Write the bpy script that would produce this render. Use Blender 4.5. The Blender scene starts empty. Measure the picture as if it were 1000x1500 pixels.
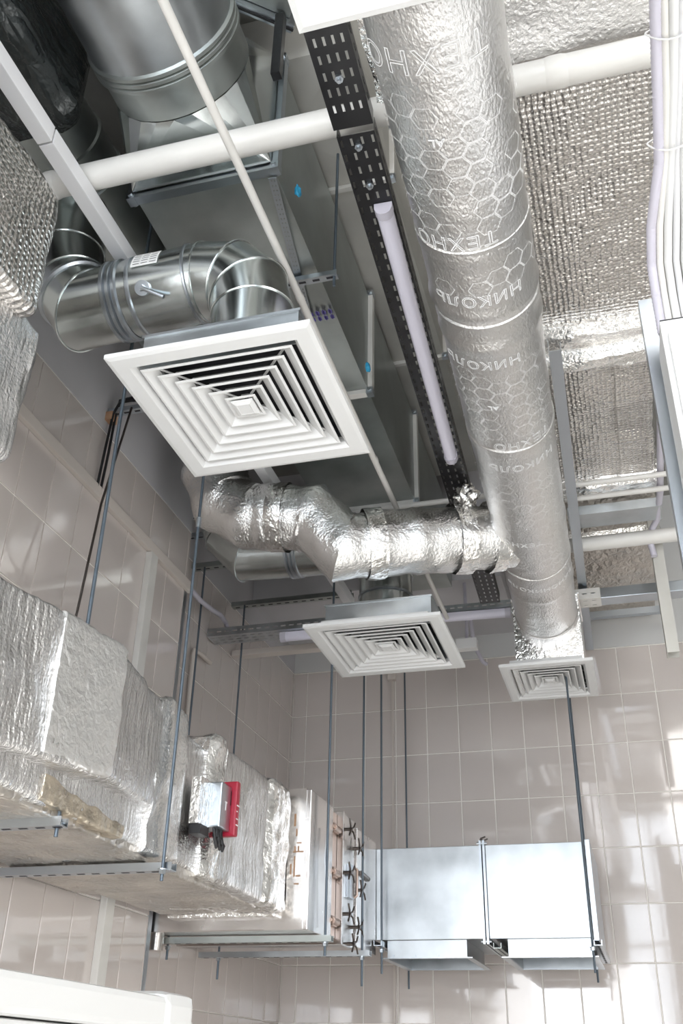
import bpy, bmesh, math, random
from mathutils import Vector, Matrix, noise
random.seed(7)
S = bpy.context.scene
COL = S.collection

# ------------------------------------------------------------------ camera
cam = bpy.data.cameras.new('camera')
cam.sensor_fit = 'VERTICAL'; cam.sensor_height = 36; cam.sensor_width = 24
cam.lens = 1442.85 / 1500 * 36
cam.clip_start = 0.02; cam.clip_end = 60
co = bpy.data.objects.new('camera', cam); COL.objects.link(co)
R_ = Vector((0.96221631, 0.27163543, 0.01881411)); U_ = Vector((0.11936189, -0.48290175, 0.86750138)); F_ = Vector((-0.24472948, 0.83247828, 0.49707886))
co.matrix_world = Matrix(((R_.x, U_.x, -F_.x, 0), (R_.y, U_.y, -F_.y, 0), (R_.z, U_.z, -F_.z, 0), (0, 0, 0, 1)))
S.camera = co
# ------------------------------------------------------------------ world, lights, exposure
w = bpy.data.worlds.new('daylight'); S.world = w; w.use_nodes = True
w.node_tree.nodes['Background'].inputs[0].default_value = (0.93, 0.96, 1.0, 1)
w.node_tree.nodes['Background'].inputs[1].default_value = 5.5


def area(name, loc, target, sx, sy, power, col=(1, 1, 1)):
    l = bpy.data.lights.new(name, 'AREA'); l.shape = 'RECTANGLE'; l.size = sx; l.size_y = sy
    l.energy = power; l.color = col
    o = bpy.data.objects.new(name, l); COL.objects.link(o); o.location = loc
    o.rotation_euler = (Vector(target) - Vector(loc)).to_track_quat('-Z', 'Y').to_euler()
    return o


area('window_daylight_rear', (-1.0, -2.1, 0.2), (-0.6, 5, 1.2), 2.0, 2.2, 80, (0.97, 0.98, 1))
area('window_daylight_side', (2.1, 1.6, 0.3), (-1.5, 3.4, 1.2), 3.4, 1.8, 72, (1, 0.98, 0.96))
area('upward_bounce_fill', (-0.2, 2.6, -1.35), (-0.5, 2.7, 3.0), 2.6, 3.2, 38, (1, 0.99, 0.97))  # added upward fill for the overhead ducts, no lamp stands here
area('ceiling_lamp_light', (0.9, 0.6, 2.9), (-0.6, 3.6, 1.2), 1.2, 1.2, 30, (1, 0.98, 0.95))
S.view_settings.view_transform = 'Standard'; S.view_settings.look = 'None'
S.view_settings.gamma = 1; S.view_settings.exposure = 0.12
S.view_settings.use_curve_mapping = False

# ------------------------------------------------------------------ materials


def mat(name, col, rough=0.5, metal=0.0, bump=None, var=None, spec=0.5, coat=0.0, emit=None, alpha=None):
    """bump: list of (kind, scale, strength, distance, stretch) ; var: (scale, amount, rough_amount)"""
    m = bpy.data.materials.new(name); m.use_nodes = True
    nt = m.node_tree; N = nt.nodes; L = nt.links; b = N['Principled BSDF']
    b.inputs['Base Color'].default_value = (*col, 1); b.inputs['Roughness'].default_value = rough
    b.inputs['Metallic'].default_value = metal; b.inputs['Specular IOR Level'].default_value = spec
    b.inputs['Coat Weight'].default_value = coat; b.inputs['Coat Roughness'].default_value = 0.04; b.inputs['Coat IOR'].default_value = 1.7
    if emit: b.inputs['Emission Color'].default_value = (*emit[0], 1); b.inputs['Emission Strength'].default_value = emit[1]
    tc = N.new('ShaderNodeTexCoord')

    def tex(kind, scale, stretch=(1, 1, 1), detail=4):
        mp = N.new('ShaderNodeMapping'); mp.inputs['Scale'].default_value = stretch
        L.new(tc.outputs['Object'], mp.inputs[0])
        if kind == 'noise':
            t = N.new('ShaderNodeTexNoise'); t.inputs['Scale'].default_value = scale; t.inputs['Detail'].default_value = detail
            L.new(mp.outputs[0], t.inputs['Vector']); return t.outputs['Fac']
        if kind in ('voronoi', 'crease', 'cells', 'bubble'):
            t = N.new('ShaderNodeTexVoronoi'); t.inputs['Scale'].default_value = scale
            if kind == 'crease': t.feature = 'DISTANCE_TO_EDGE'
            if kind == 'bubble': t.feature = 'SMOOTH_F1'; t.inputs['Randomness'].default_value = 0.32; t.inputs['Smoothness'].default_value = 0.3
            if kind == 'crease':
                nz = N.new('ShaderNodeTexNoise'); nz.inputs['Scale'].default_value = scale * 1.5
                L.new(mp.outputs[0], nz.inputs['Vector'])
                ad = N.new('ShaderNodeMixRGB'); ad.blend_type = 'LINEAR_LIGHT'; ad.inputs[0].default_value = 0.6 / scale
                L.new(mp.outputs[0], ad.inputs[1]); L.new(nz.outputs['Color'], ad.inputs[2]); L.new(ad.outputs[0], t.inputs['Vector'])
            else: L.new(mp.outputs[0], t.inputs['Vector'])
            return t.outputs['Color'] if kind == 'cells' else t.outputs['Distance']
        if kind == 'wave':
            t = N.new('ShaderNodeTexWave'); t.inputs['Scale'].default_value = scale; t.inputs['Distortion'].default_value = 1.2
            t.inputs['Detail'].default_value = 2
            L.new(mp.outputs[0], t.inputs['Vector']); return t.outputs['Fac']
    last = None
    for bb in (bump or []):
        k, sc, st, di = bb[:4]; stt = bb[4] if len(bb) > 4 else (1, 1, 1)
        h = tex(k, sc, stt)
        bn = N.new('ShaderNodeBump'); bn.inputs['Strength'].default_value = st; bn.inputs['Distance'].default_value = di
        L.new(h, bn.inputs['Height'])
        if last: L.new(last, bn.inputs['Normal'])
        last = bn.outputs[0]
    if last: L.new(last, b.inputs['Normal'])
    if var:
        k, sc, am, ram = var[:4]; stt = var[4] if len(var) > 4 else (1, 1, 1)
        h = tex(k, sc, stt, 6)
        cr = N.new('ShaderNodeMapRange'); cr.inputs[1].default_value = 0.3; cr.inputs[2].default_value = 0.7
        cr.inputs[3].default_value = 1 - am; cr.inputs[4].default_value = 1 + am * 0.4
        L.new(h, cr.inputs[0])
        mx = N.new('ShaderNodeVectorMath'); mx.operation = 'SCALE'; mx.inputs[0].default_value = col
        L.new(cr.outputs[0], mx.inputs['Scale']); L.new(mx.outputs[0], b.inputs['Base Color'])
        rr = N.new('ShaderNodeMapRange'); rr.inputs[1].default_value = 0.3; rr.inputs[2].default_value = 0.7
        rr.inputs[3].default_value = max(0.02, rough - ram); rr.inputs[4].default_value = rough + ram
        L.new(h, rr.inputs[0]); L.new(rr.outputs[0], b.inputs['Roughness'])
    return m


M = {}
M['tile'] = mat('glazed_tile', (0.66, 0.60, 0.565), 0.07, bump=[('noise', 3.0, 0.10, 0.02), ('noise', 40, 0.02, 0.002)], var=('noise', 1.2, 0.06, 0.02), spec=0.5, coat=0.7)
M['grout'] = mat('grout', (0.90, 0.87, 0.82), 0.8)
M['plaster'] = mat('plaster', (0.55, 0.54, 0.555), 0.9, bump=[('noise', 60, 0.1, 0.003)], var=('noise', 2, 0.10, 0.02))
M['slab'] = mat('slab_concrete', (0.33, 0.325, 0.30), 0.9, bump=[('noise', 20, 0.3, 0.01)], var=('noise', 3, 0.25, 0.02))
M['white_wall'] = mat('white_wall', (0.62, 0.62, 0.61), 0.7)
M['floor'] = mat('floor_screed', (0.60, 0.58, 0.55), 0.5, var=('noise', 2, 0.1, 0.05))
M['galv'] = mat('galvanised_steel', (0.53, 0.56, 0.58), 0.34, 1.0, bump=[('noise', 2.0, 0.05, 0.02)], var=('noise', 5, 0.26, 0.06))
M['galv_dark'] = mat('dull_galvanised_steel', (0.44, 0.47, 0.455), 0.38, 0.9, bump=[('noise', 3.0, 0.06, 0.02)], var=('noise', 4, 0.3, 0.08))
M['galv_round'] = mat('spiral_galvanised_steel', (0.64, 0.68, 0.675), 0.2, 1.0, bump=[('noise', 4, 0.10, 0.01)], var=('noise', 7, 0.16, 0.06))
M['galv_panel'] = mat('matt_galvanised_panel', (0.58, 0.57, 0.53), 0.55, 0.25, bump=[('noise', 3, 0.1, 0.02)], var=('noise', 3, 0.2, 0.05))
M['zinc'] = mat('zinc_plated_steel', (0.50, 0.54, 0.58), 0.28, 1.0)
M['rod'] = mat('threaded_zinc', (0.13, 0.16, 0.19), 0.45, 0.7, bump=[('wave', 160, 0.6, 0.002, (0, 0, 1))])
M['steel'] = mat('stainless_sheet', (0.72, 0.69, 0.67), 0.24, 1.0, bump=[('noise', 2.2, 0.12, 0.03)], var=('noise', 3, 0.18, 0.06))
M['foil'] = mat('crumpled_foil', (0.82, 0.815, 0.805), 0.25, 1.0, bump=[('crease', 20, 0.16, 0.02), ('noise', 100, 0.7, 0.005)])
M['foil_duct'] = mat('embossed_foil', (0.78, 0.77, 0.76), 0.30, 1.0, bump=[('noise', 9, 0.2, 0.02), ('noise', 130, 0.9, 0.004, (1, .55, 1))])
M['foil_rib'] = mat('ribbed_foil', (0.74, 0.73, 0.72), 0.26, 1.0, bump=[('noise', 10, 0.2, 0.02), ('noise', 55, 0.9, 0.010, (1, 1, 0.14)), ('noise', 110, 0.7, 0.005)])
M['foil_under'] = mat('dull_foil', (0.62, 0.58, 0.53), 0.38, 0.9, bump=[('crease', 12, 0.6, 0.03, (1.6, 1, 1)), ('noise', 60, 0.4, 0.006)], var=('noise', 6, 0.25, 0.08))  # greyer, duller foil for the wall duct underside and far flat-duct wrap
M['foil_bubble'] = mat('bubble_foil', (0.70, 0.675, 0.645), 0.22, 1.0, bump=[('noise', 5, 0.4, 0.03), ('bubble', 54, 1.0, 0.009), ('noise', 160, 0.2, 0.002)])
M['foil_tape'] = mat('foil_tape', (0.93, 0.92, 0.90), 0.22, 1.0, bump=[('crease', 30, 0.4, 0.012), ('noise', 40, 0.35, 0.01)])
M['foil_smooth'] = mat('smooth_foil_tape', (0.95, 0.945, 0.935), 0.36, 1.0, bump=[('crease', 24, 0.35, 0.012), ('noise', 60, 0.5, 0.006)])
M['rust'] = mat('rust_stained_foil', (0.72, 0.64, 0.52), 0.35, 1.0, bump=[('noise', 60, 0.9, 0.008)], var=('noise', 22, 0.3, 0.1))
M['shaded_foil'] = mat('shaded_foil', (0.03, 0.035, 0.035), 0.16, 0.3, bump=[('crease', 12, 0.8, 0.03, (1, 0.3, 1)), ('noise', 50, 0.4, 0.01)])  # foil lying in the dark, its shade put into the base colour
M['print'] = mat('white_print', (0.88, 0.88, 0.88), 0.6, 0.0)
M['white'] = mat('white_enamel', (0.69, 0.69, 0.68), 0.32)
M['pvc'] = mat('white_pvc', (0.70, 0.685, 0.65), 0.35, var=('noise', 9, 0.05, 0.05))
M['pvc_lilac'] = mat('white_trunking', (0.68, 0.68, 0.69), 0.35, var=('noise', 6, 0.04, 0.05))
M['beige'] = mat('beige_trunking', (0.66, 0.60, 0.55), 0.35)
M['black'] = mat('black_painted_steel', (0.018, 0.018, 0.02), 0.28, 0.3, bump=[('noise', 20, 0.15, 0.006)])
M['blackp'] = mat('black_plastic', (0.02, 0.02, 0.022), 0.45)
M['lamp'] = mat('lamp_cover', (0.74, 0.72, 0.82), 0.3)
M['lampcap'] = mat('lamp_end_cap', (0.55, 0.53, 0.60), 0.4)
M['red'] = mat('red_plastic', (0.36, 0.012, 0.035), 0.35)
M['brass'] = mat('copper_tinted_bolt', (0.50, 0.38, 0.32), 0.35, 0.9)
M['dark_bolt'] = mat('dark_wing_bolt', (0.16, 0.14, 0.13), 0.35, 0.9)
M['blue'] = mat('blue_tape', (0.03, 0.35, 0.60), 0.45)
M['purple'] = mat('purple_print', (0.10, 0.08, 0.30), 0.5)
M['label'] = mat('paper_label', (0.85, 0.85, 0.83), 0.6)
M['ink'] = mat('ink', (0.03, 0.03, 0.03), 0.6)
M['wood'] = mat('raw_wood', (0.55, 0.33, 0.20), 0.7)
M['orange'] = mat('rust_marker', (0.40, 0.24, 0.14), 0.6)
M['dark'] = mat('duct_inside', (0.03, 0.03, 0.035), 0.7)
M['glass'] = mat('window_glass', (0.9, 0.95, 1), 0.02)
M['glass'].node_tree.nodes['Principled BSDF'].inputs['Transmission Weight'].default_value = 1.0
M['glass'].node_tree.nodes['Principled BSDF'].inputs['IOR'].default_value = 1.05

# ------------------------------------------------------------------ mesh helpers


def link(name, bm, m, parent=None, smooth=False, keep=False):
    me = bpy.data.meshes.new(name)
    bmesh.ops.recalc_face_normals(bm, faces=bm.faces[:])
    bm.to_mesh(me); bm.free()
    if smooth:
        for p in me.polygons: p.use_smooth = True
        try: me.set_sharp_from_angle(angle=math.radians(38))
        except Exception: pass
    if m: me.materials.append(M[m] if isinstance(m, str) else m)
    o = bpy.data.objects.new(name, me); COL.objects.link(o)
    if parent: o.parent = parent; o.matrix_parent_inverse = Matrix.Translation(-parent_loc(parent))
    return o


def parent_loc(p):
    v = Vector(p.location); q = p
    while q.parent: q = q.parent; v += q.location
    return v if p.type == 'EMPTY' or p.location.length else Vector((0, 0, 0))


def tag(o, label, cat, group=None, kind=None):
    o['label'] = label
    if cat: o['category'] = cat
    if group: o['group'] = group
    if kind: o['kind'] = kind
    return o


def thing(name, label, cat, loc, group=None):
    o = bpy.data.objects.new(name, None); COL.objects.link(o); o.location = loc; o.empty_display_size = .05
    return tag(o, label, cat, group)


def struct(name, bm, m, smooth=False):
    o = link(name, bm, m, None, smooth); o['kind'] = 'structure'; return o


def box(bm, x0, x1, y0, y1, z0, z1, bev=0.0, mtx=None):
    vs = [bm.verts.new(Vector((x, y, z))) for x in (x0, x1) for y in (y0, y1) for z in (z0, z1)]
    fs = [(0, 1, 3, 2), (4, 6, 7, 5), (0, 4, 5, 1), (2, 3, 7, 6), (0, 2, 6, 4), (1, 5, 7, 3)]
    ff = [bm.faces.new([vs[i] for i in f]) for f in fs]
    if bev > 0:
        es = list({e for f in ff for e in f.edges})
        r = bmesh.ops.bevel(bm, geom=es, offset=bev, segments=2, affect='EDGES', profile=.6)
        vs = list({v for f in r['faces'] for v in f.verts} | {v for v in vs if v.is_valid})
    if mtx:
        for v in vs: v.co = mtx @ v.co
    return bm


def nb(): return bmesh.new()


def bx(*a, **k): return box(nb(), *a, **k)


def frame(d):
    d = d.normalized(); a = Vector((0, 0, 1)) if abs(d.z) < .9 else Vector((0, 1, 0))
    u = d.cross(a).normalized(); return u, d.cross(u).normalized()


def sweep(bm, pts, R, seg=24, cap=True, amp=0.0, fs=8.0, u0=None, rf=None, span=None):
    """tube with mitred joints. amp: noise displacement, rf(i, t)->radius factor"""
    pts = [Vector(p) for p in pts]; n = len(pts)
    d0 = (pts[1] - pts[0]).normalized(); u = Vector(u0) if u0 else frame(d0)[0]; v = d0.cross(u)
    rings = []; dp = d0
    for i, p in enumerate(pts):
        di = (pts[i] - pts[i - 1]).normalized() if i else d0
        if i:
            q = dp.rotation_difference(di); u = q @ u; v = q @ v; dp = di
        dn = (pts[i + 1] - p).normalized() if i < n - 1 else di
        nbv = (di + dn).normalized(); rad = R * (rf(i) if rf else 1)
        ring = []
        for k in range(seg):
            a = 2 * math.pi * k / seg; o = (u * math.cos(a) + v * math.sin(a)) * rad
            if abs(di.dot(nbv)) < .9999: o = o - di * (o.dot(nbv) / di.dot(nbv))
            c = p + o
            if amp: c += o.normalized() * amp * (noise.noise(c * fs) + .5 * noise.noise(c * fs * 2.7))
            ring.append(bm.verts.new(c))
        rings.append(ring)
    if span:
        for i, rg_ in enumerate(rings):
            if not span[0] <= i <= span[1]:
                for q in rg_: bm.verts.remove(q)
        rings = rings[span[0]:span[1] + 1]
    for a, b in zip(rings, rings[1:]):
        for k in range(seg): bm.faces.new((a[k], a[(k + 1) % seg], b[(k + 1) % seg], b[k]))
    if cap: bm.faces.new(rings[0][::-1]); bm.faces.new(rings[-1])
    return bm


def cyl(bm, a, b, R, seg=12, cap=True): return sweep(bm, [a, b], R, seg, cap)


def subdiv(pts, step):
    out = [Vector(pts[0])]
    for a, b in zip(pts, pts[1:]):
        a = Vector(a); b = Vector(b); n = max(1, int((b - a).length / step))
        out += [a.lerp(b, (k + 1) / n) for k in range(n)]
    return out


def ringband(bm, c, d, R, w=0.01, h=0.006, seg=40):
    """raised ring round axis d"""
    c = Vector(c); d = Vector(d).normalized(); u, v = frame(d)
    prof = [(-w, 0), (-w * .5, h), (w * .5, h), (w, 0)]
    rg = [[bm.verts.new(c + d * t + (u * math.cos(a) + v * math.sin(a)) * (R + r)) for a in [2 * math.pi * k / seg for k in range(seg)]] for t, r in prof]
    for a, b in zip(rg, rg[1:]):
        for k in range(seg): bm.faces.new((a[k], a[(k + 1) % seg], b[(k + 1) % seg], b[k]))
    return bm


def rings_of(name, specs, m, root):
    for sp_ in specs: link(name, ringband(nb(), *sp_), m, root, True)


def loft(bm, rings, cap=True):
    vr = [[bm.verts.new(Vector(p)) for p in r] for r in rings]; n = len(vr[0])
    for a, b in zip(vr, vr[1:]):
        for k in range(n): bm.faces.new((a[k], a[(k + 1) % n], b[(k + 1) % n], b[k]))
    if cap: bm.faces.new(vr[0][::-1]); bm.faces.new(vr[-1])
    return bm


def rrect_y(y, x0, x1, z0, z1, r=.03, step=.025):
    """rounded rectangle ring in the plane y, evenly sampled (fixed counts)"""
    pts = []; cs = [(x1 - r, z1 - r, 0), (x0 + r, z1 - r, 90), (x0 + r, z0 + r, 180), (x1 - r, z0 + r, 270)]
    for i, (cx, cz, a0) in enumerate(cs):
        for k in range(4):
            a = math.radians(a0 + 30 * k); pts.append((cx + r * math.cos(a), y, cz + r * math.sin(a)))
        nx, nz, _ = cs[(i + 1) % 4]; a = math.radians(a0 + 90)
        p = Vector(pts[-1]); a2 = math.radians(cs[(i + 1) % 4][2]); q = Vector((nx + r * math.cos(a2), y, nz + r * math.sin(a2)))
        m = NSUB[i % 2]
        for k in range(1, m): pts.append(tuple(p.lerp(q, k / m)))
    return pts


NSUB = (26, 18)


def foil_duct(name, secs, m, parent, amp=.008, fs=9, step=.03, r=.03, seed=0):
    """secs: list of (y,x0,x1,z0,z1); crumpled wrapped rectangular duct along y"""
    rings = []; ys = []
    for a, b in zip(secs, secs[1:]):
        n = max(1, int((b[0] - a[0]) / step))
        for k in range(n): t = k / n; ys.append([a[j] * (1 - t) + b[j] * t for j in range(5)])
    ys.append(list(secs[-1]))
    for s in ys:
        ring = []; cx = (s[1] + s[2]) / 2; cz = (s[3] + s[4]) / 2
        for p in rrect_y(*s, r=r):
            v = Vector(p); o = Vector((v.x - cx, 0, v.z - cz)).normalized()
            q = Vector((v.x * .6, v.y, v.z * .6)) + Vector((seed, seed, 0))
            d = noise.noise(q * fs) + .6 * noise.noise(q * fs * 2.3) + .5 * abs(noise.noise(q * fs * 5))
            ring.append(v + o * amp * d)
        rings.append(ring)
    return link(name, loft(nb(), rings), m, parent, True)


# ------------------------------------------------------------------ SETTING
XN, XF, YB = -1.95, -2.07, 6.0      # near-left wall face, far-left wall face, back wall face
TG = .005                            # tile thickness
struct('wall_back', bx(-2.4, 2.4, YB + TG, YB + .2, -1.55, 3.5), 'grout')
WB = bpy.data.objects['wall_back']
lw = nb()
box(lw, XN - .4, XN - TG, -2.6, 3.98, -1.55, 3.5); box(lw, XF - .3, XF - TG, 3.98, YB + TG, -1.55, 3.5)
WL = struct('wall_left', lw, 'grout')
struct('wall_right', bx(2.2, 2.4, -2.6, YB + TG, -1.55, 3.5), 'white_wall')
struct('floor', bx(-2.4, 2.4, -2.6, YB + .2, -1.65, -1.55), 'floor')
struct('ceiling', bx(-2.4, 2.4, -2.6, YB + .2, 3.4, 3.55), 'slab')
rw = nb()  # rear wall with three window openings
xs = [-1.95, -1.55, -.45, -.25, .75, .95, 1.85, 2.2]; z0, z1 = -.75, 2.35
box(rw, -2.35, 2.2, -2.75, -2.6, -1.55, z0); box(rw, -2.35, -.35, -2.75, -2.6, z1, 3.4); box(rw, .85, 2.2, -2.75, -2.6, z1, 3.4); box(rw, -.35, .85, -2.75, -2.6, 3.3, 3.4)
box(rw, -.35, -.25, -2.75, -2.6, z1, 3.3); box(rw, .75, .85, -2.75, -2.6, z1, 3.3)
for a, b in ((-2.35, -1.55), (-.45, -.25), (.75, .95), (1.85, 2.2)): box(rw, a, b, -2.75, -2.6, z0, z1)
struct('wall_rear', rw, 'white_wall')
for i, (a, b) in enumerate(((-1.55, -.45), (-.25, .75), (.95, 1.85))):
    f = nb(); t = .045; y0, y1 = -2.72, -2.63; z1 = 3.3 if i == 1 else 2.35
    box(f, a, a + t, y0, y1, z0, z1); box(f, b - t, b, y0, y1, z0, z1); box(f, a + t, b - t, y0, y1, z0, z0 + t); box(f, a + t, b - t, y0, y1, z1 - t, z1)
    box(f, (a + b) / 2 - .02, (a + b) / 2 + .02, y0, y1, z0 + t, z1 - t); box(f, a + t, b - t, y0, y1, 1.55, 1.6)
    wo = struct('window_%d' % (i + 1), f, 'white')
    link('pane', bx(a + t, b - t, -2.68, -2.674, z0 + t, z1 - t), 'glass', wo)
# plaster above the tiles
ZT = 2.362
pl = nb()
box(pl, XN - TG, XN - .001, -2.0, 3.975, ZT, 3.4); box(pl, XF - TG, XF - .001, 3.98, YB, ZT, 3.4)
struct('trim_1', pl, 'plaster')
struct('trim_2', bx(XF, 2.2, YB - .002, YB + TG, ZT, 3.4), 'white_wall')
struct('ceiling_lowered', bx(XF, -.55, 5.15, YB - .003, 2.52, 3.4), 'plaster')
# tiles -----------------------------------------------------------


def tile_mesh(name, w_, h_, axis):
    bm = nb(); b = .0015; ps = []
    for dz, ins in ((0, 0), (TG - b, 0), (TG, b)):
        ps.append([(sx * (w_ / 2 - ins), sz * (h_ / 2 - ins), dz) for sx, sz in ((-1, -1), (1, -1), (1, 1), (-1, 1))])
    f = (lambda p: (p[0], -p[2], p[1])) if axis == 'y' else (lambda p: (p[2], p[0], p[1]))
    loft(bm, [[f(p) for p in r] for r in ps])
    bmesh.ops.recalc_face_normals(bm, faces=bm.faces[:])
    me = bpy.data.meshes.new(name); bm.to_mesh(me); bm.free(); me.materials.append(M['tile']); return me


cache = {}


def put_tile(wall, axis, a0, a1, zz0, zz1, face):
    g = .0060; k = (axis, round(a1 - a0, 3), round(zz1 - zz0, 3))
    if k not in cache: cache[k] = tile_mesh('tile', k[1] - g, k[2] - g, axis)
    o = bpy.data.objects.new('tile', cache[k]); COL.objects.link(o); o.parent = wall
    j = lambda: random.uniform(-.0012, .0012)
    o.location = ((a0 + a1) / 2, face + TG, (zz0 + zz1) / 2) if axis == 'y' else (face - TG, (a0 + a1) / 2, (zz0 + zz1) / 2)
    o.rotation_euler = (j(), j(), 0) if axis == 'x' else (j(), 0, j())


zj = [.557 + .3 * k for k in range(-4, 7)]
xj = [XF] + [-1.975 + .2014 * k for k in range(0, 15)]
for a, b in zip(xj, xj[1:]):
    for c, d in zip(zj, zj[1:]): put_tile(WB, 'y', a, b, c, d, YB)
yj = [2.15 + .2 * k for k in range(0, 10)] + [3.975]
for a, b in zip(yj, yj[1:]):
    for c, d in zip(zj, zj[1:]): put_tile(WL, 'x', a, b, c, d, XN)
yj = [3.985] + [4.15 + .2 * k for k in range(0, 10)] + [YB]
for a, b in zip(yj, yj[1:]):
    for c, d in zip(zj, zj[1:]): put_tile(WL, 'x', a, b, c, d, XF)
struct('trim_3', box(bx(XN - .012, XN + .003, 3.955, 3.986, -1.5, 2.03), XF, XN, 3.981, 3.986, -1.5, 2.03), 'zinc')

# ------------------------------------------------------------------ AIR DIFFUSERS


def diffuser(label, cx, cy, z, wx, wy, nring, plen, pmat, neck=None, hole=True, tone='white'):
    """wx,wy = outer frame half sizes ; plen = (x0,x1,y0,y1,z1)"""
    t = thing('ceiling_diffuser', label, 'diffuser', (cx, cy, z))

    def sq(fx, fy, zz): return [(cx - fx, cy - fy, zz), (cx + fx, cy - fy, zz), (cx + fx, cy + fy, zz), (cx - fx, cy + fy, zz)]
    rim = .052 * wx / .3
    bm = nb()
    prof = [(0, .014), (0, 0), (-.012, -.003), (-rim, -.003), (-rim - .012, .012), (-rim - .014, .05), (-rim - .011, .05), (-rim - .008, .014), (-rim + .002, .002), (-.01, .003)]
    rings = [sq(wx + a, wy + a, z + b) for a, b in prof]; rings.append(rings[0])
    loft(bm, rings, False); bmesh.ops.remove_doubles(bm, verts=bm.verts[:], dist=1e-6)
    link('frame', bm, tone, t)
    ix, iy = wx - rim - .014, wy - rim - .014
    for k in range(nring):
        f = (k + .22) / (nring + .15)
        ox, oy = ix * (1 - f * .94), iy * (1 - f * .94); sp = ix / (nring + .15) * .94 * 1.04
        bm = nb(); zo = z + .001 + .004 * k / nring * 2
        prof = [(0, .0), (-sp * .18, -.001), (-sp * 1.0, sp * .72), (-sp * 1.0, sp * .72 + .012), (-sp * .96, sp * .72 + .012), (-sp * .92, sp * .74), (-sp * .15, .0025), (0, .0025)]
        sy = iy / ix
        rings = [sq(ox + a, oy + a * sy, zo + b) for a, b in prof]; rings.append(rings[0])
        loft(bm, rings, False); bmesh.ops.remove_doubles(bm, verts=bm.verts[:], dist=1e-6)
        link('louvre', bm, tone, t)
    f = .145
    bm = nb()
    loft(bm, [sq(ix * f, iy * f, z + .008), sq(ix * f, iy * f, z + .004), sq(ix * f * .62, iy * f * .62, z - .002), sq(ix * f * .55, iy * f * .55, z - .001)])
    link('centre_plate', bm, tone, t)
    bm = nb()  # diagonal stays that carry the louvres
    for sx, sy in ((1, 1), (1, -1), (-1, 1), (-1, -1)):
        sweep(bm, [(cx + sx * ix * .08, cy + sy * iy * .08, z + .030), (cx + sx * ix, cy + sy * iy, z + .030)], .004, 4)
    link('louvre_stay', bm, tone, t)
    x0, x1, y0, y1, zz1 = plen
    bm = nb(); th = .004; zb = z + .012
    box(bm, x0, x0 + th, y0, y1, zb, zz1); box(bm, x1 - th, x1, y0, y1, zb, zz1); box(bm, x0 + th, x1 - th, y0, y0 + th, zb, zz1); box(bm, x0 + th, x1 - th, y1 - th, y1, zb, zz1)
    box(bm, x0 - .006, x1 + .006, y0 - .006, y1 + .006, zz1 - .005, zz1 + .003)
    link('plenum_box', bm, pmat, t)
    link('plenum_dark_sheet', bx(x0 + .006, x1 - .006, y0 + .006, y1 - .006, zz1 - .012, zz1 - .006), 'dark', t)  # near-black sheet just below the lid, seen between the louvres
    return t


D1 = diffuser('large white square ceiling diffuser below the shiny elbow with lever damper', -.918, 2.128, 1.65, .288, .308, 6, (-1.14, -.69, 1.90, 2.35, 1.775), 'galv')
D2 = diffuser('mid-size square ceiling diffuser hanging in front of the back wall below foil branch duct', -.951, 4.007, 1.66, .298, .312, 6, (-1.18, -.71, 3.80, 4.22, 1.80), 'galv')
D3 = diffuser('smallest square diffuser, greyish, under the far end of the long foil duct', -.32, 5.07, 1.83, .235, .275, 5, (-.472, -.128, 4.885, 5.25, 2.24), 'foil_tape', tone='white')
D0 = diffuser('white diffuser cut off by the top edge of the photo, nearest overhead', -.11, .755, 1.65, .30, .30, 6, (-.33, .11, .53, .98, 1.74), 'galv')
link('collar', cyl(nb(), (-.18, .755, 1.743), (-.18, .755, 1.905), .1, 24), 'galv', D0)

# ------------------------------------------------------------------ MAIN ROUND FOIL DUCT


def axis(y): return Vector((-.175 - .024 * y, y, 2.05 + .009 * y))


RM = .155
MD = thing('round_foil_duct', 'long straight round duct wrapped in printed foil running towards the back wall', 'duct', axis(2.6))
ys = [.2 + .02 * k for k in range(235)]; ys[-1] = 4.884
bands = [(1.2, .004), (1.967, .004), (2.22, .009), (2.37, .008), (2.97, .004), (3.69, .004), (4.05, .004), (4.28, .005), (4.75, .004)]


def rfm(i):
    y = ys[i]; f = 1.0
    for b, h in bands: f += (h / RM) * math.exp(-((y - b) / .018) ** 2)
    if 1.97 < y < 2.22: f += .012
    if y > 4.7: f -= .02 * (y - 4.7) / .18
    return f


link('foil_wrap', sweep(nb(), [axis(y) for y in ys], RM, 72, True, amp=.0035, fs=7, rf=rfm), 'foil_duct', MD, True)
for y in (1.967, 2.28, 2.97, 4.05, 4.75):
    c = axis(y); link('tape_band', sweep(nb(), [axis(y - .028 + .007 * k) for k in range(9)], RM + .0045, 72, False, amp=.002, fs=9, rf=lambda i: .955 if i in (0, 8) else 1), 'foil_duct', MD, True)
dirM = (axis(1) - axis(0)).normalized()


def onduct(th, y, r=.0):
    """th measured from straight below, positive towards +x"""
    rr = RM + r + .0065
    return axis(y) + Vector((math.sin(th), 0, -math.cos(th))) * rr


hx = nb()   # hexagon outlines printed on the foil


def hexa(th, y, s=.030, wd=.0016):
    o = [(th + s / RM * math.cos(math.radians(60 * k)), y + s * math.sin(math.radians(60 * k))) for k in range(6)]
    i_ = [(th + (s - wd) / RM * math.cos(math.radians(60 * k)), y + (s - wd) * math.sin(math.radians(60 * k))) for k in range(6)]
    N_ = 3
    for k in range(6):
        for j in range(N_):
            a, b = j / N_, (j + 1) / N_
            l = lambda P_, t: (P_[k][0] * (1 - t) + P_[(k + 1) % 6][0] * t, P_[k][1] * (1 - t) + P_[(k + 1) % 6][1] * t)
            hx.faces.new([hx.verts.new(onduct(*q)) for q in (l(o, a), l(o, b), l(i_, b), l(i_, a))])


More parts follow.
